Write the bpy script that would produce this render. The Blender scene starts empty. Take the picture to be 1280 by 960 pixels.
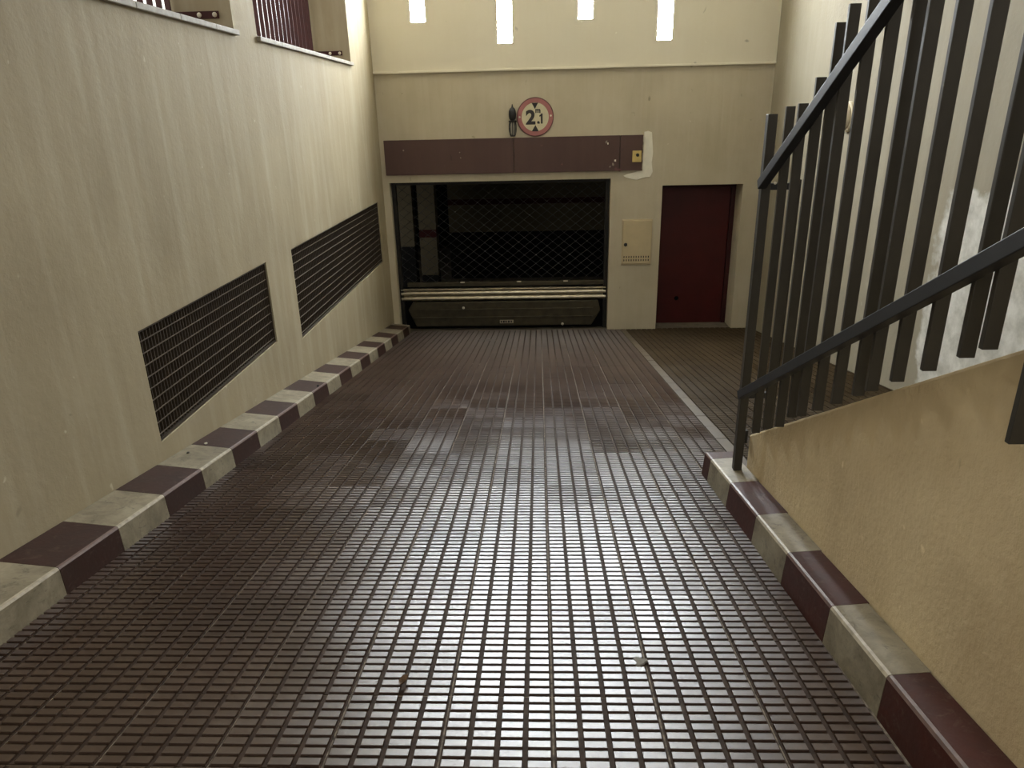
import bpy, bmesh, math, random
from mathutils import Vector, Matrix

random.seed(7)
scene = bpy.context.scene
COL = scene.collection

# ------------------------------------------------------------------ camera, sky, exposure
EYE = 3.245                       # eye height above the garage threshold
PITCH, YAW, ROLL, FOCAL = 20.733, -2.418, -1.384, 888.4
def make_camera():
    p, y, r = (math.radians(v) for v in (PITCH, YAW, ROLL))
    fw = Vector((math.sin(y)*math.cos(p), math.cos(y)*math.cos(p), -math.sin(p)))
    rt = Vector((math.cos(y), -math.sin(y), 0)); up = rt.cross(fw)
    R = math.cos(r)*rt + math.sin(r)*up
    U = -math.sin(r)*rt + math.cos(r)*up
    m = Matrix((R, U, -fw)).transposed().to_4x4()
    m.translation = (0, 0, EYE)
    cd = bpy.data.cameras.new('camera'); cd.sensor_fit = 'HORIZONTAL'; cd.sensor_width = 36
    cd.lens = FOCAL*36/1280; cd.clip_start = 0.02
    co = bpy.data.objects.new('camera', cd); COL.objects.link(co); co.matrix_world = m
    scene.camera = co
make_camera()

SKY = 1.4
BLOCK_GLOW = 160.0
world = bpy.data.worlds.new('overcast_sky'); scene.world = world; world.use_nodes = True
bg = world.node_tree.nodes['Background']
bg.inputs[0].default_value = (1.0, 0.97, 0.91, 1); bg.inputs[1].default_value = SKY

vs = scene.view_settings
vs.view_transform = 'Standard'; vs.look = 'None'; vs.gamma = 1; vs.exposure = 0.33; vs.use_curve_mapping = False
try:
    scene.cycles.max_bounces = 10; scene.cycles.diffuse_bounces = 7; scene.cycles.use_denoising = True
    scene.cycles.sample_clamp_indirect = 6
except Exception:
    pass

# ------------------------------------------------------------------ constants of the place
ANG = math.radians(9.015); CA, SA, TA = math.cos(ANG), math.sin(ANG), math.tan(ANG)
Z0 = EYE - 1.5                    # ramp height below the eye
XL, XR, YB = -2.34, 3.33, 11.0    # left wall, right wall, back wall
ZTOP = 6.7                        # underside of the roof
YS = -2.6                         # street edge
def rz(y): return Z0 - TA*y
def rp(x, s, h=0.0): return Vector((x, s*CA + h*SA, Z0 - s*SA + h*CA))

# ------------------------------------------------------------------ helpers
def link(o, parent=None):
    COL.objects.link(o)
    if parent: o.parent = parent
    return o
def mesh_data(name, verts, faces, mats=(), midx=None, smooth=False):
    me = bpy.data.meshes.new(name); me.from_pydata([tuple(v) for v in verts], [], faces)
    for m in (mats if isinstance(mats, (list, tuple)) else (mats,)): me.materials.append(m)
    if midx: me.polygons.foreach_set('material_index', midx)
    if smooth: me.polygons.foreach_set('use_smooth', [True]*len(me.polygons))
    me.update(); return me
def obj(name, me, parent=None, loc=None, rot=None):
    o = bpy.data.objects.new(name, me)
    if loc is not None: o.location = loc
    if rot is not None: o.rotation_euler = rot
    return link(o, parent)
def empty(name, loc=(0, 0, 0), parent=None):
    o = bpy.data.objects.new(name, None); o.location = loc; o.empty_display_size = .1
    return link(o, parent)
def tag(o, label=None, cat=None, group=None, kind=None):
    if label: o['label'] = label
    if cat: o['category'] = cat
    if group: o['group'] = group
    if kind: o['kind'] = kind
    return o
class MB:
    """collects shapes for one mesh"""
    def __init__(s): s.v, s.f, s.m = [], [], []
    def add(s, vs_, fs, mi=0):
        b = len(s.v); s.v += [tuple(v) for v in vs_]
        for f in fs: s.f.append([i+b for i in f]); s.m.append(mi)
        return s
    def box(s, x0, x1, y0, y1, z0, z1, mi=0):
        return s.add([(x0,y0,z0),(x1,y0,z0),(x1,y1,z0),(x0,y1,z0),(x0,y0,z1),(x1,y0,z1),(x1,y1,z1),(x0,y1,z1)],
              [(0,3,2,1),(4,5,6,7),(0,1,5,4),(1,2,6,5),(2,3,7,6),(3,0,4,7)], mi)
    def bar(s, p, q, w, h, up=(0, 0, 1), mi=0):
        p, q = Vector(p), Vector(q); d = (q-p).normalized()
        a = d.cross(Vector(up)).normalized()*w/2; b = a.cross(d).normalized()*h/2
        vs_ = [p-a-b, p+a-b, p+a+b, p-a+b, q-a-b, q+a-b, q+a+b, q-a+b]
        return s.add(vs_, [(0,1,2,3),(7,6,5,4),(0,4,5,1),(1,5,6,2),(2,6,7,3),(3,7,4,0)], mi)
    def tube(s, pts, r, n=6, mi=0, closed=False):
        pts = [Vector(p) for p in pts]; b = len(s.v); L = len(pts)
        for i, p in enumerate(pts):
            d = (pts[min(i+1, L-1)] - pts[max(i-1, 0)]).normalized()
            ref = Vector((0,0,1)) if abs(d.z) < .9 else Vector((1,0,0))
            a = d.cross(ref).normalized(); c = d.cross(a)
            for k in range(n):
                t = 2*math.pi*k/n; s.v.append(tuple(p + r*(math.cos(t)*a + math.sin(t)*c)))
        for i in range(L-1):
            for k in range(n):
                s.f.append([b+i*n+k, b+i*n+(k+1)%n, b+(i+1)*n+(k+1)%n, b+(i+1)*n+k]); s.m.append(mi)
        s.f.append([b+k for k in range(n)]); s.m.append(mi)
        s.f.append([b+(L-1)*n+k for k in reversed(range(n))]); s.m.append(mi)
        return s
    def lathe(s, prof, n=24, mat=None, mi=0):
        """prof: (r, t) pairs around local Z"""
        b = len(s.v)
        for r, t in prof:
            for k in range(n):
                a = 2*math.pi*k/n; v = Vector((r*math.cos(a), r*math.sin(a), t))
                s.v.append(tuple(mat @ v if mat else v))
        for i in range(len(prof)-1):
            for k in range(n):
                s.f.append([b+i*n+k, b+i*n+(k+1)%n, b+(i+1)*n+(k+1)%n, b+(i+1)*n+k]); s.m.append(mi)
        s.f.append([b+k for k in reversed(range(n))]); s.m.append(mi)
        s.f.append([b+(len(prof)-1)*n+k for k in range(n)]); s.m.append(mi)
        return s
    def prism(s, poly, y0, y1, mi=0):
        """polygon in x,z extruded along y"""
        n = len(poly)
        vs_ = [(x, y0, z) for x, z in poly] + [(x, y1, z) for x, z in poly]
        fs = [list(range(n)), list(reversed(range(n, 2*n)))] + [[i, i+n, (i+1)%n+n, (i+1)%n] for i in range(n)]
        return s.add(vs_, fs, mi)
    def data(s, name, mats, bevel=0, smooth=False, seg=2):
        me = mesh_data(name, s.v, s.f, mats, s.m)
        bm = bmesh.new(); bm.from_mesh(me)
        bmesh.ops.recalc_face_normals(bm, faces=bm.faces)
        if bevel:
            bmesh.ops.bevel(bm, geom=[e for e in bm.edges if len(e.link_faces) == 2 and e.calc_face_angle(0) > .5],
                            offset=bevel, segments=seg, affect='EDGES', profile=.5)
        bm.to_mesh(me); bm.free()
        if smooth: me.polygons.foreach_set('use_smooth', [True]*len(me.polygons))
        return me
    def build(s, name, mats, parent=None, loc=None, rot=None, bevel=0, smooth=False, seg=2):
        return obj(name, s.data(name, mats, bevel, smooth, seg), parent, loc, rot)

def slab(name, mat, m3, us, vs_, holes, thick, kind='structure', reveal=None):
    """wall with rectangular openings. m3(u, v, d) -> xyz, d = depth behind the face"""
    us = sorted(set(us)); vs_ = sorted(set(vs_)); b = MB()
    def hole(i, j):
        if i < 0 or j < 0 or i >= len(us)-1 or j >= len(vs_)-1: return True
        u, v = (us[i]+us[i+1])/2, (vs_[j]+vs_[j+1])/2
        return any(h[0] < u < h[1] and h[2] < v < h[3] for h in holes)
    for i in range(len(us)-1):
        for j in range(len(vs_)-1):
            if hole(i, j): continue
            u0, u1, v0, v1 = us[i], us[i+1], vs_[j], vs_[j+1]
            b.add([m3(u0,v0,0), m3(u1,v0,0), m3(u1,v1,0), m3(u0,v1,0)], [(0,1,2,3)])
            b.add([m3(u0,v0,thick), m3(u1,v0,thick), m3(u1,v1,thick), m3(u0,v1,thick)], [(3,2,1,0)])
            for (di, dj, A, B) in ((-1,0,(u0,v0),(u0,v1)), (1,0,(u1,v0),(u1,v1)), (0,-1,(u0,v0),(u1,v0)), (0,1,(u0,v1),(u1,v1))):
                if hole(i+di, j+dj):
                    b.add([m3(*A,0), m3(*B,0), m3(*B,thick), m3(*A,thick)], [(0,1,2,3)])
    me = mesh_data(name, b.v, b.f, mat)
    bm = bmesh.new(); bm.from_mesh(me)
    bmesh.ops.remove_doubles(bm, verts=bm.verts, dist=1e-5); bmesh.ops.recalc_face_normals(bm, faces=bm.faces)
    bm.to_mesh(me); bm.free()
    return tag(obj(name, me), kind=kind)

# ------------------------------------------------------------------ materials
def lin(r, g, b):
    f = lambda c: (c/255/12.92) if c/255 <= .04045 else ((c/255+.055)/1.055)**2.4
    return (f(r), f(g), f(b), 1)
class NT:
    def __init__(s, name):
        s.mat = bpy.data.materials.new(name); s.mat.use_nodes = True
        s.t = s.mat.node_tree; s.n = s.t.nodes; s.bsdf = s.n['Principled BSDF']
        s.tc = s.n.new('ShaderNodeTexCoord')
    def new(s, typ, **kw):
        nd = s.n.new(typ)
        for k, v in kw.items(): setattr(nd, k, v)
        return nd
    def lk(s, a, b): s.t.links.new(a, b)
    def coords(s, scale=(1,1,1), src='Object', loc=(0,0,0)):
        mp = s.new('ShaderNodeMapping'); mp.inputs['Scale'].default_value = scale; mp.inputs['Location'].default_value = loc
        if src == 'World':
            g = s.new('ShaderNodeNewGeometry'); s.lk(g.outputs['Position'], mp.inputs[0])
        else: s.lk(s.tc.outputs[src], mp.inputs[0])
        return mp.outputs[0]
    def noise(s, vec, scale, detail=4, rough=.55, dist=0):
        nd = s.new('ShaderNodeTexNoise'); nd.inputs['Scale'].default_value = scale
        nd.inputs['Detail'].default_value = detail; nd.inputs['Roughness'].default_value = rough; nd.inputs['Distortion'].default_value = dist
        s.lk(vec, nd.inputs['Vector']); return nd.outputs['Fac']
    def ramp(s, fac, a, b, c0=(0,0,0,1), c1=(1,1,1,1)):
        nd = s.new('ShaderNodeValToRGB'); e = nd.color_ramp.elements
        e[0].position, e[1].position = a, b; e[0].color, e[1].color = c0, c1
        s.lk(fac, nd.inputs[0]); return nd.outputs[0]
    def mix(s, fac, a, b, mode='MIX'):
        nd = s.new('ShaderNodeMix', data_type='RGBA', blend_type=mode)
        for val, idx in ((fac, 0), (a, 6), (b, 7)):
            if hasattr(val, 'links') or isinstance(val, bpy.types.NodeSocket): s.lk(val, nd.inputs[idx])
            else: nd.inputs[idx].default_value = val
        return nd.outputs[2]
    def math(s, op, a, b=None, clamp=False):
        nd = s.new('ShaderNodeMath', operation=op); nd.use_clamp = clamp
        for i, v in enumerate((a, b)):
            if v is None: continue
            if isinstance(v, bpy.types.NodeSocket): s.lk(v, nd.inputs[i])
            else: nd.inputs[i].default_value = v
        return nd.outputs[0]
    def bump(s, h, strength=.3, dist=.01):
        nd = s.new('ShaderNodeBump'); nd.inputs['Strength'].default_value = strength; nd.inputs['Distance'].default_value = dist
        s.lk(h, nd.inputs['Height']); s.lk(nd.outputs[0], s.bsdf.inputs['Normal'])
    def out(s, col=None, rough=None, metal=None, spec=None):
        for v, k in ((col, 'Base Color'), (rough, 'Roughness'), (metal, 'Metallic'), (spec, 'Specular IOR Level')):
            if v is None: continue
            if isinstance(v, bpy.types.NodeSocket): s.lk(v, s.bsdf.inputs[k])
            else: s.bsdf.inputs[k].default_value = v
        return s.mat

def plain(name, col, rough=.6, metal=0, spec=.5, var=.12, scale=14, bump=0):
    t = NT(name); n = t.noise(t.coords(src='World'), scale)
    c = t.mix(t.ramp(n, .3, .7), tuple(x*(1-var) for x in col[:3])+(1,), tuple(min(1, x*(1+var)) for x in col[:3])+(1,))
    if bump: t.bump(t.noise(t.coords(src='World'), scale*5, 3), bump, .004)
    return t.out(c, rough, metal, spec)

def plaster(name, base, dark, light, streak=.45, blotch=.5, bump=.25, bscale=28, spots=True, extra=None, rough=.8, spec=.25):
    t = NT(name); W = t.coords(src='World')
    big = t.noise(W, .9, 5, .6)
    st = t.noise(t.coords((5, 5, .42), 'World'), 1.6, 5, .6, .3)
    c = t.mix(t.math('MULTIPLY', t.ramp(big, .38, .68), blotch), base, dark)
    c = t.mix(t.math('MULTIPLY', t.ramp(st, .45, .75), streak), c, light)
    st2 = t.noise(t.coords((9, 9, .8), 'World', (3, 1, 7)), 1.3, 4, .6, .2)
    c = t.mix(t.math('MULTIPLY', t.ramp(st2, .56, .8), streak*.8), c, dark)
    if spots:
        sp = t.noise(t.coords((1, 1, .6), 'World', (9, 4, 2)), 9, 2, .5, .6)
        c = t.mix(t.math('MULTIPLY', t.ramp(sp, .73, .8), .55), c, tuple(x*.35 for x in dark[:3])+(1,))
        sp2 = t.noise(t.coords((1, 1, 1), 'World', (2, 8, 5)), 13, 2, .5, .3)
        c = t.mix(t.math('MULTIPLY', t.ramp(sp2, .74, .79), .45), c, tuple(min(1, x*1.35) for x in light[:3])+(1,))
    if extra: c = extra(t, c)
    b1 = t.noise(W, bscale, 5, .6); b2 = t.noise(W, 3.2, 3)
    t.bump(t.math('ADD', t.math('MULTIPLY', b1, .45), b2), bump, .02)
    return t.out(c, rough, 0, spec)

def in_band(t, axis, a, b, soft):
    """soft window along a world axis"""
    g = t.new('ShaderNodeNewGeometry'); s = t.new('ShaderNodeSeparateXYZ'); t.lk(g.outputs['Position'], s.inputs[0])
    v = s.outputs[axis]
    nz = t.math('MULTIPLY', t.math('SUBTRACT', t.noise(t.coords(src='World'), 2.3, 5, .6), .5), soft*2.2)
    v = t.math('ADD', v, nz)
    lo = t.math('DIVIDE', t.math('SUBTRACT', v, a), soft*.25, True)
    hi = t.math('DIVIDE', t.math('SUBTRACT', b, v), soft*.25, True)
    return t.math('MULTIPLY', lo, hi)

M = {}
SAND = lin(163, 151, 124); SAND_D = lin(139, 126, 100); SAND_L = lin(186, 177, 154)
M['wall'] = plaster('sand_plaster', SAND, SAND_D, SAND_L)
def right_patch(t, c):  # mottled whitish area with soft noisy edges
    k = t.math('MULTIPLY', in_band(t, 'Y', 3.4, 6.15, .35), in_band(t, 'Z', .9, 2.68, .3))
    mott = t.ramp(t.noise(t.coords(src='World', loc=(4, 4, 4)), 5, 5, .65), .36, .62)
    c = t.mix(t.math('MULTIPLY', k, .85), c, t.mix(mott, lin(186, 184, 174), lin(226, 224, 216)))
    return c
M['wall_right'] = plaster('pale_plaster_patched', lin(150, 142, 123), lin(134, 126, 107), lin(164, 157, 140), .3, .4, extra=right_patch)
M['wall_back'] = plaster('sand_plaster_back', lin(194, 184, 160), lin(168, 157, 132), lin(203, 195, 175), .35, .55, .15)
M['cream'] = plaster('cream_plaster', lin(226, 219, 198), lin(215, 206, 182), lin(231, 225, 207), .2, .4, .12)
M['wall_low'] = plaster('rough_tan_plaster', lin(210, 190, 150), lin(172, 150, 114), lin(218, 202, 166), .18, .85, .55, 45)
M['roof'] = plain('roof_paint', lin(222, 214, 194), .9)
M['dirty_concrete'] = plain('dirty_concrete', lin(92, 84, 72), .85, var=.3, scale=7, bump=.3)

def tile_mat(name, c0, c1, dust, r0, r1, spec=.5):
    t = NT(name); W = t.coords(src='World')
    oi = t.new('ShaderNodeObjectInfo')
    c = t.mix(oi.outputs['Random'], c0, c1)
    worn = t.ramp(t.noise(W, 1.4, 5, .6), .4, .66)
    c = t.mix(t.math('MULTIPLY', worn, .5), c, dust)
    grit = t.ramp(t.noise(W, 160, 2, .6), .6, .75)
    c = t.mix(t.math('MULTIPLY', grit, .35), c, dust)
    pit = t.ramp(t.noise(t.coords(src='World', loc=(5, 3, 1)), 130, 2, .6), .66, .72)
    c = t.mix(t.math('MULTIPLY', pit, .7), c, tuple(x*.3 for x in c0[:3])+(1,))
    rr = t.math('ADD', t.math('MULTIPLY', t.ramp(t.noise(W, 2.2, 5, .65), .3, .7), r1-r0), r0)
    rr = t.math('ADD', rr, t.math('MULTIPLY', pit, .3))
    rr = t.math('ADD', rr, t.math('MULTIPLY', t.math('SUBTRACT', oi.outputs['Random'], .5), .08))
    rr = t.math('ADD', rr, t.math('MULTIPLY', t.math('SUBTRACT', t.noise(W, 90, 3), .5), .06), True)
    t.bump(t.noise(W, 220, 2, .6), .06, .0006)
    # dusty polish: an even sheen that does not climb towards grazing view
    t.out(c, .8, 0, 0)
    gl = t.new('ShaderNodeBsdfGlossy'); gl.distribution = 'BECKMANN'; gl.inputs['Color'].default_value = (1, 1, 1, 1)
    t.lk(rr, gl.inputs['Roughness'])
    bmp = t.bsdf.inputs['Normal'].links[0].from_socket; t.lk(bmp, gl.inputs['Normal'])
    ms = t.new('ShaderNodeMixShader'); ms.inputs[0].default_value = spec
    outn = [n for n in t.n if n.type == 'OUTPUT_MATERIAL'][0]
    t.lk(t.bsdf.outputs[0], ms.inputs[1]); t.lk(gl.outputs[0], ms.inputs[2]); t.lk(ms.outputs[0], outn.inputs['Surface'])
    return t.mat
M['tile'] = tile_mat('burgundy_tile', lin(48, 34, 26), lin(60, 43, 34), lin(82, 67, 56), .33, .40, .115)
M['groove'] = plain('tile_groove_dirt', lin(56, 44, 35), .7, 0, .1, var=.4, scale=30)
M['grout'] = plain('pale_grout', lin(104, 94, 82), .7, 0, .1, var=.75, scale=38)
M['tile_beige'] = tile_mat('beige_tile', lin(54, 43, 28), lin(63, 51, 34), lin(73, 61, 43), .46, .62, .025)
M['groove_beige'] = plain('beige_groove_dirt', lin(40, 32, 22), .8, 0, .1, var=.25, scale=30)
M['border'] = plain('beige_border', lin(74, 62, 43), .55, var=.12, scale=12)

def kerb_mat(name, c, cd, ce, spec=.4, rough=.5):
    t = NT(name); W = t.coords(src='World')
    col = t.mix(t.math('MULTIPLY', t.ramp(t.noise(W, 6, 8, .72, .4), .35, .66), .85), c, cd)
    col = t.mix(t.math('MULTIPLY', t.ramp(t.noise(t.coords((1, 1, 2.2), 'World', (1, 2, 3)), 16, 6, .75, .5), .56, .68), .65), col, ce)
    t.bump(t.noise(W, 40, 4), .2, .006)
    return t.out(col, rough, 0, spec)
M['kerb_white'] = kerb_mat('worn_white_paint', lin(144, 135, 113), lin(94, 84, 65), lin(56, 48, 37))
M['kerb_red'] = kerb_mat('burgundy_paint', lin(54, 31, 23), lin(46, 31, 24), lin(74, 58, 48), .2, .6)
M['kerb_red_wet'] = kerb_mat('bright_burgundy_paint', lin(66, 30, 21), lin(52, 31, 25), lin(84, 66, 56), .22, .55)
M['kerb_edge'] = plain('worn_edge', lin(158, 148, 128), .45, var=.25, scale=30)
M['edge_red'] = plain('worn_red_edge', lin(92, 70, 62), .42, var=.25, scale=30)

M['iron'] = plain('dark_grey_iron_paint', lin(56, 52, 44), .5, 0, .3, .12, 9, .1)
M['rail'] = plain('slate_rail_paint', lin(40, 40, 41), .52, 0, .3, .12, 9)
M['panel'] = plaster('maroon_sheet_paint', lin(80, 57, 50), lin(68, 45, 40), lin(94, 72, 65), .25, .5, .05, spots=True, rough=.5, spec=.4)
M['maroon_bar'] = plain('maroon_bar_paint', lin(58, 24, 20), .5, 0, .3, .2)
M['door'] = plain('dark_red_door_paint', lin(66, 8, 6), .55, 0, .4, .15, 3)
M['door_frame'] = plain('dark_red_frame_paint', lin(52, 7, 6), .55, 0, .4, .15, 3)
M['box'] = plain('cream_enamel', lin(192, 176, 142), .5, 0, .4, .06, 5)
M['dark'] = plain('black_rubber', lin(30, 28, 26), .6)
M['grate'] = plain('dark_grating_steel', lin(62, 52, 40), .55, 0, .4, .2)
M['grate_rod'] = plain('grey_grating_rod', lin(96, 86, 72), .5, .1, .5, .2)
M['duct'] = plain('soot_black', lin(24, 22, 19), .9)  # black stands in for the shade inside the grille openings
M['steel'] = plain('galvanised_slat', lin(178, 168, 146), .33, .75, .5, .2, 12)
M['steel_dull'] = plain('dull_shutter_box', lin(66, 60, 45), .55, .3, .4, .25, 9)
M['steel_dark'] = plain('dark_shutter_steel', lin(40, 38, 34), .5, .5, .4, .2)
M['link'] = plain('shutter_link_steel', lin(56, 56, 56), .4, .4, .5)
M['white_sign'] = plain('faded_sign_white', lin(206, 198, 164), .5, var=.05)
M['red_sign'] = plain('faded_sign_red', lin(160, 100, 96), .5, var=.1)
M['rim_sign'] = plain('sign_rim', lin(104, 66, 62), .5)
M['black_sign'] = plain('sign_black', lin(42, 38, 36), .6, var=.05)
M['bolt'] = plain('bright_bolt', lin(214, 206, 186), .35, .4)
M['patch'] = plain('fresh_white_plaster', lin(238, 233, 216), .85, var=.06, scale=9, bump=.3)
M['ivory'] = plain('ivory_plastic', lin(216, 206, 182), .35, var=.04)
M['brass'] = plain('yellowed_plate', lin(206, 182, 112), .4, .2, .5, .1)
M['stone'] = plain('grey_sill_stone', lin(146, 138, 124), .7, var=.22, scale=16, bump=.2)
M['leaf'] = plain('dry_leaf', lin(92, 70, 48), .8, var=.3, scale=60)
M['cement'] = plain('cement_blot', lin(112, 108, 100), .8, var=.15, scale=60)
M['garage_wall'] = plain('garage_grey_paint', lin(74, 68, 54), .85, 0, .08, var=.1, scale=2)
M['garage_dado'] = plain('garage_black_dado', lin(14, 14, 14), .8, 0, .08)  # plain black for lower wall, pillar bases and garage shell
M['garage_stripe'] = plain('garage_red_stripe', lin(44, 16, 15), .7, 0, .08)
M['asphalt'] = plain('street_asphalt', lin(96, 94, 90), .9)

def glow(name, col, strength):
    t = NT(name)
    t.bsdf.inputs['Base Color'].default_value = (.8, .85, .83, 1)
    t.bsdf.inputs['Roughness'].default_value = .2
    t.bsdf.inputs['Emission Color'].default_value = col; t.bsdf.inputs['Emission Strength'].default_value = strength
    return t.mat
M['glass_block'] = glow('daylit_glass_block', (.92, .98, 1.03, 1), BLOCK_GLOW)
M['lens'] = plain('lamp_glass_grey', lin(150, 146, 134), .15, 0, .6)

# ------------------------------------------------------------------ shell
V = lambda z: z + EYE             # heights measured from the eye
WIN5 = (2.9, 6.03, V(.645), V(2.3)); WIN6 = (6.52, 9.71, V(.645), V(2.3))
VENT_A = (3.905, 5.995, V(-1.845), V(-1.132)); VENT_B = (6.655, 10.56, V(-2.02), V(-1.14))
us = [YS, YB+.6]; vz = [-.6, ZTOP]
for h in (WIN5, WIN6, VENT_A, VENT_B): us += h[:2]; vz += h[2:]
slab('wall_left', M['wall'], lambda u, v, d: (XL-d, u, v), us, vz, [WIN5, WIN6, VENT_A, VENT_B], .5)
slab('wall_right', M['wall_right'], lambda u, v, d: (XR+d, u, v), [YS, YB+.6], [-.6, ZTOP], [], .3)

GAR = (-2.24, 1.08, -.2, V(-.918)); DOOR = (1.848, 3.035, -.2, V(-1.033))
slab('wall_back', M['wall_back'], lambda u, v, d: (u, YB+d, v), [XL, XR, *GAR[:2], *DOOR[:2]], [-.6, V(.6), *GAR[2:], *DOOR[2:]], [GAR, DOOR], .45)
BW = .205
SLITS = [(-1.651, V(1.236)), (-.446, V(.942)), (.672, V(1.214)), (1.768, V(.926))]
NB = 7
holes = [(x-BW/2, x+BW/2, z, z+NB*.2) for x, z in SLITS]
us, vz = [XL, XR], [V(.6), ZTOP]
for h in holes: us += h[:2]; vz += h[2:]
slab('wall_back_upper', M['cream'], lambda u, v, d: (u, YB-.022+d, v), us, vz, holes, .3)
tb = MB().box(XL, XR, YB-.045, YB-.02, V(.585), V(.615))
tag(tb.build('trim_1', M['cream'], bevel=.006), kind='structure')

# glass block columns
blk = MB().box(-.1, .1, -.04, .04, -.097, .097).data('glass_block', M['glass_block'], .018)
for i, (x, z) in enumerate(SLITS):
    w = tag(empty('window_%d' % (i+1), (x, YB+.07, z)), 'bright glass block column in the cream upper wall, %s from the left' % ('first', 'second', 'third', 'fourth')[i], kind='structure')
    for k in range(NB): obj('glass_block', blk, w, (0, 0, .1+.2*k))

# unseen ceiling, stopped short in front to let sky light in; street
tag(MB().box(XL-.5, XR+.3, .6, YB+.6, ZTOP, ZTOP+.25).build('ceiling', M['roof']), kind='structure')
tag(MB().box(-14, 14, YS-16, YS, rz(YS)-.3, rz(YS)).build('street_ground', M['asphalt']), kind='structure')

# ------------------------------------------------------------------ ramp floor and tiles
T = .3345; TX0 = .030; SROW = 1.853            # seam positions read on the ramp
XBE = 1.285                                    # edge between burgundy and beige paving
def ramp_slab(name, x0, x1, s0, s1, h0, h1, mat):
    P = [rp(x, s, h) for h in (h0, h1) for x, s in ((x0, s0), (x1, s0), (x1, s1), (x0, s1))]
    return MB().add(P, [(0,3,2,1),(4,5,6,7),(0,1,5,4),(1,2,6,5),(2,3,7,6),(3,0,4,7)]).build(name, mat)
floor = tag(ramp_slab('floor', XL, XBE, YS/CA, 11.16, -.3, -.0095, M['grout']), kind='structure')
landing = tag(ramp_slab('landing_floor', XBE, XR, YS/CA, 11.62, -.3, -.0095, M['groove_beige']), kind='structure')
tag(MB().box(-4.2, 4.2, YB+.02, 19, -.3, -.012).build('garage_floor', M['dirty_concrete']), kind='structure')

def tile_mesh(name, w, cols, rows, mats, gap=.0028, mirror=False):
    """moulded paving tile: slab with rows of raised chamfered ridges; top of the ridges at 0"""
    b = MB(); D = -.0075
    x1, y1 = w-gap, T-gap
    b.box(gap, x1, gap, y1, -.02, D, 1)
    pw, pl = w/cols, T/rows
    for i in range(cols):
        for j in range(rows):
            gx = .0074; gy = .0062; ch = .0016
            a0, a1 = i*pw+gx, (i+1)*pw-gx
            c0, c1 = j*pl+gy, (j+1)*pl-gy
            b.add([(a0,c0,D),(a1,c0,D),(a1,c1,D),(a0,c1,D),
                   (a0+.001,c0+.0008,-ch*.55),(a1-.001,c0+.0008,-ch*.55),(a1-.001,c1-.0008,-ch*.55),(a0+.001,c1-.0008,-ch*.55),
                   (a0+ch,c0+ch,0),(a1-ch,c0+ch,0),(a1-ch,c1-ch,0),(a0+ch,c1-ch,0)],
                  [(0,1,5,4),(1,2,6,5),(2,3,7,6),(3,0,4,7),(4,5,9,8),(5,6,10,9),(6,7,11,10),(7,4,8,11),(8,9,10,11)], 0)
    return mesh_data(name, b.v, b.f, mats, b.m)
tile = tile_mesh('paving_tile', T, 4, 8, [M['tile'], M['groove']])
edge_w = XBE - (TX0 + 3*T)
tile_n = tile_mesh('paving_tile_cut', edge_w, 3, 8, [M['tile'], M['groove']])
btile = tile_mesh('beige_paving_tile', T, 4, 8, [M['tile_beige'], M['groove_beige']])

def lay(me, name, x, s, parent):
    o = obj(name, me, parent, rp(x, s, 0) + Vector((0, 0, random.uniform(-.0006, .0006))))
    o.rotation_euler = (-ANG + random.gauss(0, .0022), random.gauss(0, .0016), 0)
    return o
far = []
for r in range(-13, 28):
    s = SROW + r*T
    for c in range(-7, 3):
        x = TX0 + c*T
        if -2 <= r <= 24: lay(tile, 'paving_tile', x, s, floor)
        else: far.append((x, s, tile))
    if s > 4.0:
        if r <= 24: lay(tile_n, 'paving_tile', TX0+3*T, s, floor)
        else: far.append((TX0+3*T, s, tile_n))
    else: far.append((TX0+3*T, s, tile_n)) if s < -2 else None
def joined(lst, name, mats, parent):
    b = MB()
    for x, s, me in lst:
        if s > 11.0: continue
        b.v += [tuple(rp(x+v.co.x, s+v.co.y, v.co.z)) for v in me.vertices]
        off = len(b.v) - len(me.vertices)
        for p in me.polygons: b.f.append([i+off for i in p.vertices]); b.m.append(p.material_index)
    o = obj(name, mesh_data(name, b.v, b.f, mats, b.m), parent); o['kind'] = 'stuff'; return o
joined(far, 'outer_paving_tiles', [M['tile'], M['groove']], floor)
# beige landing: border strips then tiles
strip = MB().box(.003, .085, .002, T-.002, -.02, 0).data('border_strip', M['border'], .003)
r = 0
s = SROW + 5*T
while s < 11.3:
    lay(strip, 'border_strip', XBE, s, landing)
    for c in range(6):
        x = XBE + .088 + c*T
        if x + T*.4 < XR: lay(btile, 'beige_tile', x, s, landing)
    s += T

# ------------------------------------------------------------------ kerbs of painted blocks
def kerb_block(name, s0, s1, prof, mats, xfun, side, parent, cut=0):
    """prof: (offset from the front foot, height) points; second material on the worn arris"""
    n = len(prof); g = .0015; b = MB()
    ring = lambda s, k=0: [rp(xfun(s) + side*o, s - k*o, h) for o, h in prof]
    b.v = [tuple(p) for p in ring(s0+g) + ring(s1-g, cut)]
    for i in range(n):
        b.f.append([i, (i+1) % n, (i+1) % n + n, i+n]); b.m.append(1 if i in (1, 2) else 0)
    b.f.append(list(range(n))); b.f.append(list(reversed(range(n, 2*n)))); b.m += [0, 0]
    me = b.data(name, mats)
    return obj(name, me, parent)
KP = lambda wd, hf, hb: [(0, -.02), (.020, hf-.012), (.026, hf-.003), (.036, hf), (wd, hb), (wd, -.02)]
kl = tag(empty('kerb', rp(-2.1, 5, 0)), 'long kerb of burgundy and white painted blocks along the grille wall', 'kerb')
s = 2.512 - .437*6
k = 0
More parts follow.
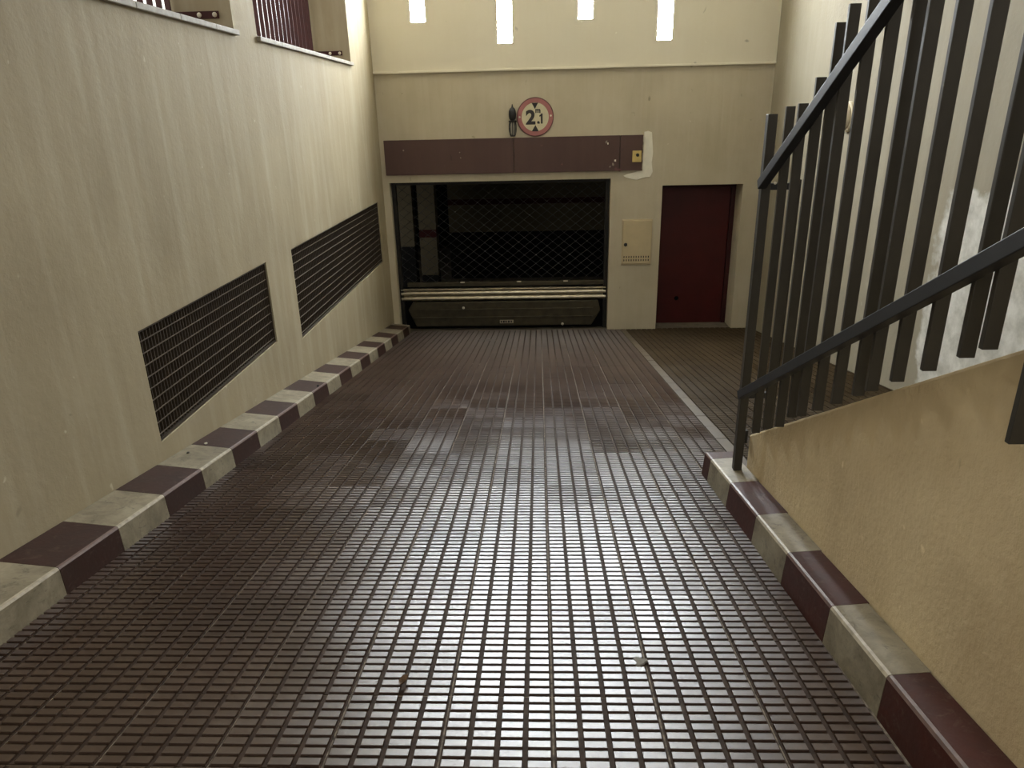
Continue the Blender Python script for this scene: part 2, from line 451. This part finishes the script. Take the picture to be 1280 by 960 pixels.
while s < 10.9:
    white = (k % 2 == 1)
    s1 = min(s+.437, 10.98)
    kerb_block('white_block' if white else 'burgundy_block', s, s1, KP(.292, .128, .155),
        [M['kerb_white'], M['kerb_edge']] if white else [M['kerb_red'], M['edge_red']], lambda q: -2.045, -1, kl)
    s += .437; k += 1
kr = tag(empty('kerb', rp(1.1, 3, 0)), 'short kerb of burgundy and white painted blocks at the foot of the stair wall', 'kerb')
XK = lambda q: 1.022 - .0135*(q - 3.0)
cuts = [-.4, .05, .49, .93, 1.33, 1.767, 2.186, 2.633, 3.052, 3.512, 3.935, 4.075]
for i in range(len(cuts)-1):
    white = (len(cuts)-2-i) % 2 == 1
    kerb_block('white_block' if white else 'burgundy_block', cuts[i], cuts[i+1], KP(1.193-XK(cuts[i]), .140, .150),
        [M['kerb_white'], M['kerb_edge']] if white else [M['kerb_red_wet'], M['edge_red']], XK, 1, kr, .12 if i == len(cuts)-2 else 0)
for o in list(kl.children) + list(kr.children): o.matrix_parent_inverse = Matrix.Translation(-o.parent.location)

# ------------------------------------------------------------------ stair wall, stairs
XW = 1.195; WT = .22
sl = math.tan(math.radians(30.05))
wtop = lambda y: V(-1.742) + (3.745 - y)*sl
ye, yn = 3.745, -.6
P = []
for x in (XW, XW+WT):
    P += [(x, ye, rz(ye)-.1), (x, ye, wtop(ye)), (x, yn, wtop(yn)), (x, yn, rz(yn)-.1)]
tag(MB().add(P, [(0,1,2,3),(7,6,5,4),(0,4,5,1),(1,5,6,2),(2,6,7,3),(3,7,4,0)]).build('wall_stair', M['wall_low'], bevel=.012), kind='structure')
st = tag(empty('stairs', (2.4, 3.6, rz(3.6))), kind='structure')
for i in range(13):
    y1 = 3.62 - .29*i; z = rz(3.62) + .165*(i+1)
    o = MB().box(XW+WT, XR, y1-.29, y1, z-.165 - (.2 if i else .4), z).build('step', M['tile_beige'])
    o.parent = st; o.matrix_parent_inverse = Matrix.Translation(-st.location)

# ------------------------------------------------------------------ railing
rail = tag(empty('stair_railing', (1.13, 3.69, rz(3.69)+.145)), 'dark grey iron railing of upright square bars beside the stairs', 'railing')
def part(b, name, mat, root, **k):
    o = b.build(name, mat, root, **k); o.matrix_parent_inverse = Matrix.Translation(-root.location); return o
XBAR = 1.142; kx = XBAR/1.12
bars = [(3.416, .008, -1.577), (3.258, .018, -1.482), (3.090, .112, -1.396), (2.954, .291, -1.288), (2.850, .339, -1.236),
        (2.693, .52, -1.145), (2.532, .66, -1.049), (2.372, .70, -.953), (2.282, .86, -.900), (2.132, .9, -.810), (1.973, 1.1, -.717),
        (1.815, 1.1, -.624), (1.732, 1.25, -.574), (1.560, 1.3, -.752), (1.40, 1.45, -.385), (1.245, 1.5, -.29), (1.15, 1.6, -.24), (.99, 1.7, -.14)]
bw_ = .041; bd_ = .018
for y, zt, zb in bars:
    y *= kx; zt *= kx; zb *= kx
    part(MB().box(XBAR-bw_/2, XBAR+bw_/2, y-bd_/2, y+bd_/2, V(zb), V(zt)), 'upright_bar', M['iron'], rail, bevel=.002)
part(MB().box(1.105, 1.150, 3.675, 3.720, rz(3.70)+.147, V(-.024)), 'end_post', M['iron'], rail, bevel=.003)
part(MB().box(1.265, 1.300, 3.68, 3.715, V(-1.70), V(-.33)), 'wall_post', M['iron'], rail, bevel=.003)
XRL = 1.100
def railbar(p0, p1, name):
    d = (p1-p0)
    part(MB().bar(p0, p1, .042, .046), name, M['rail'], rail, bevel=.003)
f = XRL/1.105
up0 = Vector((XRL, 3.665, V(-.350))); upd = Vector((0, -1, .5695))
lo0 = Vector((XRL, 3.660, V(-1.462))); lod = Vector((0, -1, .583))
railbar(up0, up0 + upd*3.6, 'handrail')
railbar(lo0, lo0 + lod*3.6, 'lower_rail')
for zc in (-.362, -1.478):
    part(MB().box(1.12, 1.30, 3.682, 3.712, V(zc)-.016, V(zc)+.016), 'return_bar', M['rail'], rail, bevel=.002)
for x in (1.17, 1.262):
    part(MB().lathe([(.005, 0), (.007, .002), (.007, .006), (.003, .008)], 8, Matrix.Translation((x, 3.682, V(-.345))) @ Matrix.Rotation(math.pi/2, 4, 'X')), 'bolt', M['bolt'], rail)
part(MB().box(1.165, 1.19, 3.75, 3.775, V(-1.80), V(-1.72)), 'wall_hook', M['dark'], rail, bevel=.004)

# ------------------------------------------------------------------ ventilation grilles in the left wall
def vent(ext, label, nslat, rods):
    y0, y1, z0, z1 = ext
    root = tag(empty('ventilation_grille', (XL, (y0+y1)/2, z0)), label, 'grille', 'wall ventilation grilles')
    inv = Matrix.Translation(-root.location)
    d = .03
    fr = MB()
    for a in ((y0, y1, z0, z0+.016), (y0, y1, z1-.016, z1), (y0, y0+.014, z0, z1), (y1-.014, y1, z0, z1)):
        fr.box(XL-.075, XL-.012, *a)
    part(fr, 'frame', M['grate'], root)
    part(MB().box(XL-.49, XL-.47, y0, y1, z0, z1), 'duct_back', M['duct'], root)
    me = MB().box(-.015, .015, -.0035, .0035, -(z1-z0)/2+.01, (z1-z0)/2-.01).data('slat', M['grate'])
    for i in range(nslat):
        y = y0 + (i+.6)*(y1-y0)/(nslat+.2)
        o = obj('slat', me, root, (XL-.041, y, (z0+z1)/2)); o.matrix_parent_inverse = inv
    rm = MB().box(-.0035, .0035, -(y1-y0)/2+.01, (y1-y0)/2-.01, -.0028, .0028).data('rod', M['grate_rod'])
    for i in range(rods):
        z = z1 - (i+1)*(z1-z0)/(rods+.55)
        o = obj('rod', rm, root, (XL-.0215, (y0+y1)/2, z)); o.matrix_parent_inverse = inv
    dm = MB()      # black lining, the recess's shade put into its colour
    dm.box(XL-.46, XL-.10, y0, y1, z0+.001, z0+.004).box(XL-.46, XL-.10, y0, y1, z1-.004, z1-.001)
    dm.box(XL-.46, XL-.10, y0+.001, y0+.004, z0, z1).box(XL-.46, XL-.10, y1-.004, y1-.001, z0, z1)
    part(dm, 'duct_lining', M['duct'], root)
vent(VENT_A, 'dark steel wall grille nearer the viewer, above the painted kerb', 56, 9)
vent(VENT_B, 'dark steel wall grille beside the garage opening, longer and farther', 100, 11)

# ------------------------------------------------------------------ barred windows high in the left wall
def barred_window(n, ext, label, glabel):
    y0, y1, z0, z1 = ext
    w = tag(empty('window_%d' % n, (XL, (y0+y1)/2, z0)), label, kind='structure')
    cuts_ = [y0-.02]
    while cuts_[-1] < y1: cuts_.append(min(cuts_[-1]+.55, y1+.025))
    for a, b in zip(cuts_, cuts_[1:]):
        part(MB().box(XL-.5, XL+.035, a+.001, b-.001, z0-.02, z0+.018), 'sill_slab', M['stone'], w, bevel=.005)
    g = tag(empty('window_grille', (XL-.46, (y0+y1)/2, z0+.03)), glabel, 'window grille', 'maroon window grilles')
    inv = Matrix.Translation(-g.location)
    me = MB().box(-.02, .02, -.007, .007, 0, z1-z0-.06).data('slat', M['maroon_bar'])
    nb = int((y1-y0)/.138)
    for i in range(nb):
        y = y1 - .05 - i*.138
        o = obj('slat', me, g, (XL-.462, y, z0+.03)); o.matrix_parent_inverse = inv
    for zc in (z0+.125, z1-.15):
        part(MB().box(XL-.452, XL-.440, y0+.01, y1-.012, zc-.025, zc+.025), 'cross_bar', M['maroon_bar'], g)
        part(MB().box(XL-.452, XL-.095, y1-.014, y1-.002, zc-.026, zc+.026), 'fixing_lug', M['maroon_bar'], g, bevel=.002)
        for xx in (.245, .125):
            part(MB().lathe([(.018, 0), (.018, .005), (.010, .011)], 10, Matrix.Translation((XL-xx, y1-.014, zc)) @ Matrix.Rotation(math.pi/2, 4, 'X')), 'bolt', M['bolt'], g)
barred_window(5, WIN5, 'barred window opening nearer the viewer high in the left wall', 'maroon upright bars in the nearer high window, cut by the picture edge')
barred_window(6, WIN6, 'barred window opening near the glass block wall', 'maroon upright bars in the farther high window, next to the corner')

# ------------------------------------------------------------------ panel, sign, lamp, key switch, patch on the back wall
pn = tag(empty('header_panel', (-.37, YB, V(-.807))), 'long maroon sheet panel above the roller shutter', 'panel')
pz = lambda x: (-.803 - .003*(x+2.27), -.309)
for a, b, t_ in ((-2.268, -.356, .045), (-.352, 1.193, .048), (1.199, 1.530, .040)):
    za, zt = V(-.806), V(-.312)
    part(MB().box(a, b, YB-t_, YB-.001, za, zt), 'sheet', M['panel'], pn, bevel=.004)
for z, h in ((-.36, .05), (-.47, .04), (-.60, .06), (-.74, .05)):
    part(MB().box(1.528, 1.541, YB-.043, YB-.004, V(z)-h, V(z)+h*.6), 'bare_edge', M['bolt'], pn, bevel=.003)
def chip(x, z, r, name, mat, root, y):
    pts_ = []
    for k in range(8):
        a_ = 2*math.pi*k/8; q = r*random.uniform(.45, 1.25); pts_.append((x+q*math.cos(a_)*.8, V(z)+q*math.sin(a_)))
    part(MB().prism(pts_, y-.0012, y), name, mat, root)
for x, z, r_, m_ in ((.995, -.395, .022, 'stone'), (1.02, -.42, .016, 'patch'), (1.13, -.66, .02, 'patch'), (1.10, -.71, .03, 'stone'), (1.15, -.78, .03, 'rim_sign'), (1.20, -.79, .03, 'rim_sign'),
                     (1.06, -.745, .016, 'stone'), (-1.98, -.455, .016, 'stone'), (-1.14, -.575, .014, 'stone'), (-1.15, -.50, .010, 'stone'), (.35, -.70, .014, 'rim_sign')):
    chip(x, z, r_, 'paint_chip', M[m_], pn, YB-.0482 if x > -.35 else YB-.0452)

ks = tag(empty('key_switch', (1.445, YB-.04, V(-.69))), 'yellowed key switch plate on the maroon panel end', 'switch')
part(MB().box(1.379, 1.511, YB-.068, YB-.0405, V(-.688), V(-.528)), 'plate', M['brass'], ks, bevel=.006)
part(MB().lathe([(.024, 0), (.024, .01), (.014, .012), (.014, .018)], 14, Matrix.Translation((1.452, YB-.068, V(-.588))) @ Matrix.Rotation(math.pi/2, 4, 'X')), 'lock_barrel', M['dark'], ks)
part(MB().bar((1.43, YB-.082, V(-.572)), (1.468, YB-.082, V(-.602)), .012, .006), 'key_slot', M['dark'], ks)

def face(x, y, z): return Matrix.Translation((x, y, z)) @ Matrix.Rotation(math.pi/2, 4, 'X')
sx, sz = -.035, V(-.036); sr = .268
sg = tag(empty('height_limit_sign', (sx, YB, sz-sr)), 'round red and white 2.1 m height limit sign', 'sign')
part(MB().lathe([(sr, 0), (sr, .012), (sr-.006, .018), (sr-.014, .018)], 48, face(sx, YB, sz)), 'plate', M['rim_sign'], sg)
def ring(r0, r1, y, mat, name):
    b = MB(); n = 48
    for k in range(n):
        a = 2*math.pi*k/n; c, s_ = math.cos(a), math.sin(a)
        for r_, yy in ((r0, y+.002), (r1, y+.002), (r1, y), (r0, y)): b.v.append((sx+r_*c, yy, sz+r_*s_))
    for k in range(n):
        for q in range(4): b.f.append([k*4+q, k*4+(q+1)%4, ((k+1)%n)*4+(q+1)%4, ((k+1)%n)*4+q]); b.m.append(0)
    return part(b, name, mat, sg)
ring(.196, .254, YB-.0225, M['red_sign'], 'red_ring')
part(MB().lathe([(.199, 0), (.199, .0025)], 48, face(sx, YB-.0185, sz)), 'white_face', M['white_sign'], sg)
ys = YB-.0215
part(MB().prism([(sx-.05, sz+.192), (sx+.044, sz+.192), (sx-.003, sz+.108)], ys-.003, ys), 'arrow', M['black_sign'], sg)
part(MB().prism([(sx-.052, sz-.196), (sx+.05, sz-.196), (sx+.002, sz-.108)], ys-.003, ys), 'arrow', M['black_sign'], sg)
def glyph(text, x, z, size, off, name, sxk=1.0):
    cu = bpy.data.curves.new(name, 'FONT'); cu.body = text; cu.size = size; cu.offset = off; cu.extrude = .0015
    cu.align_x = 'CENTER'; cu.fill_mode = 'BOTH'
    o = bpy.data.objects.new(name+'_curve', cu); COL.objects.link(o)
    me = bpy.data.meshes.new_from_object(o.evaluated_get(bpy.context.evaluated_depsgraph_get()))
    bpy.data.objects.remove(o); me.materials.clear(); me.materials.append(M['black_sign'])
    g = obj(name, me, sg); g.matrix_parent_inverse = Matrix.Translation(-sg.location)
    g.location = (x, ys-.0015, z); g.rotation_euler = (math.pi/2, 0, 0); g.scale = (sxk, 1, 1)
glyph('2', sx-.066, sz-.092, .262, .010, 'numeral', 1.05)
glyph('m', sx+.040, sz+.058, .10, .004, 'unit_letter')
glyph(',', sx+.046, sz-.084, .15, .010, 'decimal_comma')
part(MB().prism([(sx+.081, sz-.092), (sx+.107, sz-.092), (sx+.107, sz+.046), (sx+.088, sz+.046), (sx+.078, sz+.030), (sx+.060, sz+.020), (sx+.060, sz+.002), (sx+.081, sz+.010)], ys-.003, ys), 'numeral', M['black_sign'], sg)
for x, dz in ((-.226, .004), (.226, .014)):
    part(MB().lathe([(.014, 0), (.014, .004), (.008, .008)], 10, face(sx+x, YB-.0215, sz+dz)), 'bolt', M['bolt'], sg)

lx, lz = -.362, V(-.29)
lm = tag(empty('caged_wall_lamp', (lx, YB, lz)), 'small dark caged lamp on the wall left of the round sign', 'lamp')
base = Matrix.Translation((lx, YB-.075, lz))
part(MB().lathe([(.012, .205), (.030, .215), (.048, .24), (.054, .29), (.050, .34), (.036, .375), (.014, .392), (.010, .41), (.003, .435)], 18, base), 'housing', M['dark'], lm, smooth=True)
part(MB().lathe([(.030, .012), (.044, .04), (.046, .10), (.040, .16), (.026, .195)], 18, base), 'glass', M['lens'], lm, smooth=True)
part(MB().lathe([(.050, .190), (.057, .195), (.057, .212), (.050, .216)], 18, base), 'collar', M['dark'], lm)
for k in range(8):
    a = 2*math.pi*k/8; pts = []
    for t_ in range(7):
        q = t_/6; r_ = .052*math.sqrt(max(.02, 1-(2*q-1.15)**2*.55)) if q > .05 else .03
        pts.append(base @ Vector((r_*math.cos(a), r_*math.sin(a), .198*q)))
    part(MB().tube(pts, .0065, 5), 'cage_wire', M['dark'], lm)
part(MB().lathe([(.034, -.004), (.034, .01)], 14, base), 'cage_end', M['dark'], lm)
part(MB().box(lx-.02, lx+.02, YB-.06, YB-.001, lz+.19, lz+.23), 'wall_bracket', M['dark'], lm, bevel=.004)

pt = [(1.545, -.272), (1.60, -.262), (1.655, -.280), (1.668, -.40), (1.685, -.56), (1.672, -.70), (1.69, -.83), (1.66, -.905),
      (1.59, -.908), (1.52, -.925), (1.46, -.945), (1.385, -.93), (1.30, -.905), (1.262, -.880), (1.33, -.856), (1.40, -.842), (1.47, -.822), (1.543, -.816)]
tag(MB().prism([(x, V(z)) for x, z in pt], YB-.007, YB-.0005).build('plaster_patch', M['patch'], bevel=.002), 'fresh white plaster patch round the end of the maroon panel', 'plaster')

cb = tag(empty('meter_box', (1.49, YB, V(-2.21))), 'cream metal electric cabinet between shutter and red door', 'cabinet')
part(MB().box(1.268, 1.722, YB-.012, YB-.0005, V(-2.212), V(-1.518)), 'frame', M['box'], cb, bevel=.003)
dr = part(MB().box(1.280, 1.712, YB-.030, YB-.0125, V(-2.185), V(-1.53)), 'cabinet_door', M['box'], cb, bevel=.006)
vm = MB().box(-.007, .007, -.001, .001, -.015, .015).data('vent_hole', M['dark'])
for row in (-2.085, -2.135):
    for k in range(11):
        o = obj('vent_hole', vm, dr, (1.308+k*.0372, YB-.0305, V(row)))
lk_ = part(MB().lathe([(.026, 0), (.026, .008), (.018, .012), (.018, .02)], 14, face(1.325, YB-.030, V(-1.895))), 'lock', M['dark'], cb)
part(MB().bar((1.31, YB-.052, V(-1.915)), (1.345, YB-.052, V(-1.872)), .02, .008), 'lock_key', M['dark'], cb)

# ------------------------------------------------------------------ red door
d1 = tag(empty('door_1', (2.44, YB+.40, 0)), 'dark red metal door set deep in the back wall', kind='structure')
fb = MB()
yb = YB+.36
fb.box(DOOR[0], DOOR[0]+.05, yb, yb+.08, -.05, DOOR[3]).box(DOOR[1]-.07, DOOR[1]-.002, yb, yb+.08, -.05, DOOR[3]).box(DOOR[0], DOOR[1], yb, yb+.08, DOOR[3]-.06, DOOR[3])
part(fb, 'door_frame', M['door_frame'], d1, bevel=.004)
part(MB().box(DOOR[0]+.05, DOOR[1]-.075, yb+.02, yb+.065, -.12, DOOR[3]-.062), 'door_leaf', M['door'], d1, bevel=.004)
part(MB().lathe([(.035, 0), (.035, .003), (.022, .006)], 16, face(2.225, yb+.02, .40)), 'door_stop_plate', M['garage_dado'], d1)  # disc added for a faint reflection on the door leaf

# ------------------------------------------------------------------ roller shutter and garage behind it
YSH = YB+.16
sh = tag(empty('roller_shutter', (-.58, YSH, .02)), 'steel lattice roller shutter closing the garage opening', 'shutter')
gx0, gx1 = GAR[0]+.005, GAR[1]-.005
for x0, x1 in ((gx0, gx0+.06), (gx1-.06, gx1)):
    part(MB().box(x0, x1, YSH-.04, YSH+.05, 0, GAR[3]), 'guide_channel', M['steel_dark'], sh, bevel=.004)
part(MB().box(gx0, gx1, YSH-.02, YSH+.10, GAR[3]-.05, GAR[3]+.02), 'head_channel', M['steel_dark'], sh)
NX = 18; PX = (gx1-gx0-.12)/NX; PZ = .068
zz = .775; k = 0
while zz + PZ < GAR[3]-.03:
    b = MB(); pts = []
    for i in range(2*NX+1):
        upn = (i + k) % 2
        pts.append((gx0+.06+i*PX/2, YSH, zz + PZ*upn))
    b.tube(pts, .0038, 4)
    for i, p in enumerate(pts):
        if (i + k) % 2 == 0:
            b.add([(p[0]-.011, p[1]-.010, p[2]), (p[0], p[1]-.010, p[2]-.011), (p[0]+.011, p[1]-.010, p[2]), (p[0], p[1]-.010, p[2]+.011), (p[0], p[1]-.018, p[2]), (p[0], p[1]+.01, p[2])],
                  [(0,1,4),(1,2,4),(2,3,4),(3,0,4),(1,0,5),(2,1,5),(3,2,5),(0,3,5)])
    part(b, 'lattice_strand', M['link'], sh)
    zz += PZ; k += 1
part(MB().box(gx0+.13, gx1-.05, YSH-.025, YSH+.03, .700, .770), 'lattice_footer', M['steel_dull'], sh, bevel=.006)
for x in (-1.22, -.32, .42):
    part(MB().box(x-.035, x+.035, YSH-.034, YSH-.024, .757, .778), 'clip', M['bolt'], sh, bevel=.003)
def rslat(z0, z1, name, mat, bulge):
    b = MB(); n = 6; L = []
    for i in range(n+1):
        t_ = i/n; L.append((YSH-.02 - bulge*math.sin(math.pi*t_)**.8, z0+(z1-z0)*t_))
    poly = L + [(YSH+.015, z1), (YSH+.015, z0)]
    m_ = len(poly)
    b.add([(gx0+.02, y, z) for y, z in poly] + [(gx1-.02, y, z) for y, z in poly],
          [list(range(m_)), list(reversed(range(m_, 2*m_)))] + [[i, i+m_, (i+1)%m_+m_, (i+1)%m_] for i in range(m_)])
    return part(b, name, mat, sh)
for z0, z1 in ((.640, .672), (.556, .632), (.470, .548)):
    rslat(z0, z1, 'steel_slat', M['steel'], .030)
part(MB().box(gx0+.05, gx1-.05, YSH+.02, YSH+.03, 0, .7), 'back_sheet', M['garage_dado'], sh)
b = MB()
zA, zB = .055, .455
b.prism([(gx0+.20, zB), (gx1-.14, zB), (gx1-.10, zB-.16), (gx1-.24, zA), (gx0+.24, zA), (gx0+.12, zB-.12)], YSH-.07, YSH+.01)
bp = part(b, 'bottom_panel', M['steel_dull'], sh, bevel=.01)
for z in (.33, .20):
    part(MB().box(gx0+.2, gx1-.22, YSH-.082, YSH-.071, z-.012, z+.012), 'panel_rib', M['steel_dull'], sh, bevel=.004)
part(MB().box(-.64, -.42, YSH-.078, YSH-.0705, .098, .152), 'label_plate', M['steel'], sh, bevel=.002)
for i, (x, w) in enumerate(((-.625, .02), (-.59, .028), (-.55, .022), (-.51, .03), (-.465, .02))):
    part(MB().box(x, x+w, YSH-.0805, YSH-.078, .108, .142), 'label_mark', M['dark'], sh)
for x, z in ((-1.22, .36), (.37, .075)):
    part(MB().lathe([(.022, 0), (.022, .006), (.012, .012)], 10, face(x, YSH-.071, z)), 'rivet', M['bolt'], sh)

gz = 2.36
gw = MB().box(-1.87, 4.2, 15.0, 15.2, .97, gz+.3)
fw_ = tag(gw.build('garage_wall', M['garage_wall']), kind='structure')
part(MB().box(-1.87, 4.2, 15.0, 15.2, -.02, .97), 'dado', M['garage_dado'], fw_)
part(MB().box(-1.87, 4.2, 14.985, 15.0, 1.53, 1.64), 'painted_stripe', M['garage_stripe'], fw_)
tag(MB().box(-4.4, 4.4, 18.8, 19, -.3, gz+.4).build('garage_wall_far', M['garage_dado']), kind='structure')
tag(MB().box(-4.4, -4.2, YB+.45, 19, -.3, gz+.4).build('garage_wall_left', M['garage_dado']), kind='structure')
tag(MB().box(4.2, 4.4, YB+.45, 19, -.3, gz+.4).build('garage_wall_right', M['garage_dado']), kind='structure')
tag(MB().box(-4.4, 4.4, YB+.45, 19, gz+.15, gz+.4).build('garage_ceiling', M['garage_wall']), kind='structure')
def pillar(x0, x1, y, bands, label):
    p = tag(empty('garage_pillar', ((x0+x1)/2, y+.15, 0)), label, 'pillar', 'garage pillars')
    for z0, z1, m_ in bands:
        part(MB().box(x0, x1, y, y+.3, z0, z1), 'painted_band', M[m_], p)
pillar(-2.62, -2.27, 13.0, [(-.01, 1.03, 'garage_dado'), (1.03, gz+.15, 'garage_wall')], 'grey pillar with black base inside the garage, nearest its left side')
pillar(-2.17, -1.86, 13.0, [(-.01, .5, 'garage_dado'), (.5, 1.19, 'garage_wall'), (1.19, 1.33, 'garage_stripe'), (1.33, gz+.15, 'garage_wall')], 'grey pillar with a red band behind the shutter lattice')

# ------------------------------------------------------------------ lamp on the right wall
wl = tag(empty('bulkhead_lamp', (XR, 8.23, V(-.1)-.15)), 'round white bulkhead lamp on the right wall behind the railing', 'lamp')
mt = Matrix.Translation((XR, 8.23, V(-.1))) @ Matrix.Rotation(-math.pi/2, 4, 'Y')
part(MB().lathe([(.155, 0), (.155, .03), (.148, .038), (.13, .038)], 32, mt), 'base_ring', M['ivory'], wl, smooth=False)
part(MB().lathe([(.130, .036), (.125, .06), (.10, .085), (.06, .10), (.01, .105)], 32, mt), 'diffuser', M['ivory'], wl, smooth=True)

# ------------------------------------------------------------------ small litter on the ramp
lf = MB(); n = 9
leafpts = [(-.022, -.004), (-.012, .008), (.0, .012), (.013, .011), (.024, .002), (.013, -.008), (.0, -.011), (-.012, -.010)]
vs1 = [(x, y, .006+.010*abs(y)/.012 + .35*abs(x)*.6) for x, y in leafpts] + [(0, 0, .003)]
vs2 = [(x, y, z-.0012) for x, y, z in vs1]
fs = [(i, (i+1) % 8, 8) for i in range(8)] + [((i+1) % 8+9, i+9, 17) for i in range(8)] + [(i, i+9, (i+1) % 8+9, (i+1) % 8) for i in range(8)]
lo = lf.add(vs1+vs2, fs).build('dry_leaf', M['leaf'], None, rp(-.470, 1.905, .001), (-ANG, 0, 1.05)); lo.scale = (1.15, 1.15, 1.2)
tag(lo, 'small curled brown leaf lying on the ridged tiles', 'leaf')
bl = MB(); pts = []
for k in range(14):
    a = 2*math.pi*k/14; r_ = .024*(1+.28*math.sin(3*a+1)+.15*math.sin(5*a)); pts.append((r_*math.cos(a), r_*1.1*math.sin(a)))
bl.add([(x, y, -.003) for x, y in pts] + [(x*.85, y*.85, .0015) for x, y in pts], [list(range(14)), list(range(14, 28))] + [(i, (i+1) % 14, (i+1) % 14+14, i+14) for i in range(14)])
tag(bl.build('cement_blot', M['cement'], None, rp(.345, 2.048, 0), (-ANG, 0, 0)), 'grey cement blot stuck on the ramp tiles', 'cement')
def pebble(x, s, h, r, mat, label, seed):
    rnd = random.Random(seed); bm = bmesh.new(); bmesh.ops.create_icosphere(bm, subdivisions=1, radius=r)
    for v in bm.verts: v.co *= rnd.uniform(.75, 1.2); v.co.z *= .6
    me = bpy.data.meshes.new('pebble'); bm.to_mesh(me); bm.free(); me.materials.append(mat)
    zmin = min(v.co.z for v in me.vertices)
    tag(obj('pebble', me, None, rp(x, s, h - zmin - .001), (-ANG, 0, rnd.uniform(0, 3))), label, 'pebble', 'crumbs on the long kerb')
pebble(-2.27, 4.075, .1495, .011, M['dark'], 'dark crumb on a white kerb block under the nearer grille', 1)
pebble(-2.25, 4.285, .1475, .012, M['patch'], 'pale crumb on a burgundy kerb block under the nearer grille', 2)
pebble(-2.090, 6.24, .1305, .014, M['dark'], 'dark crumb at the edge of a far kerb block between the grilles', 3)
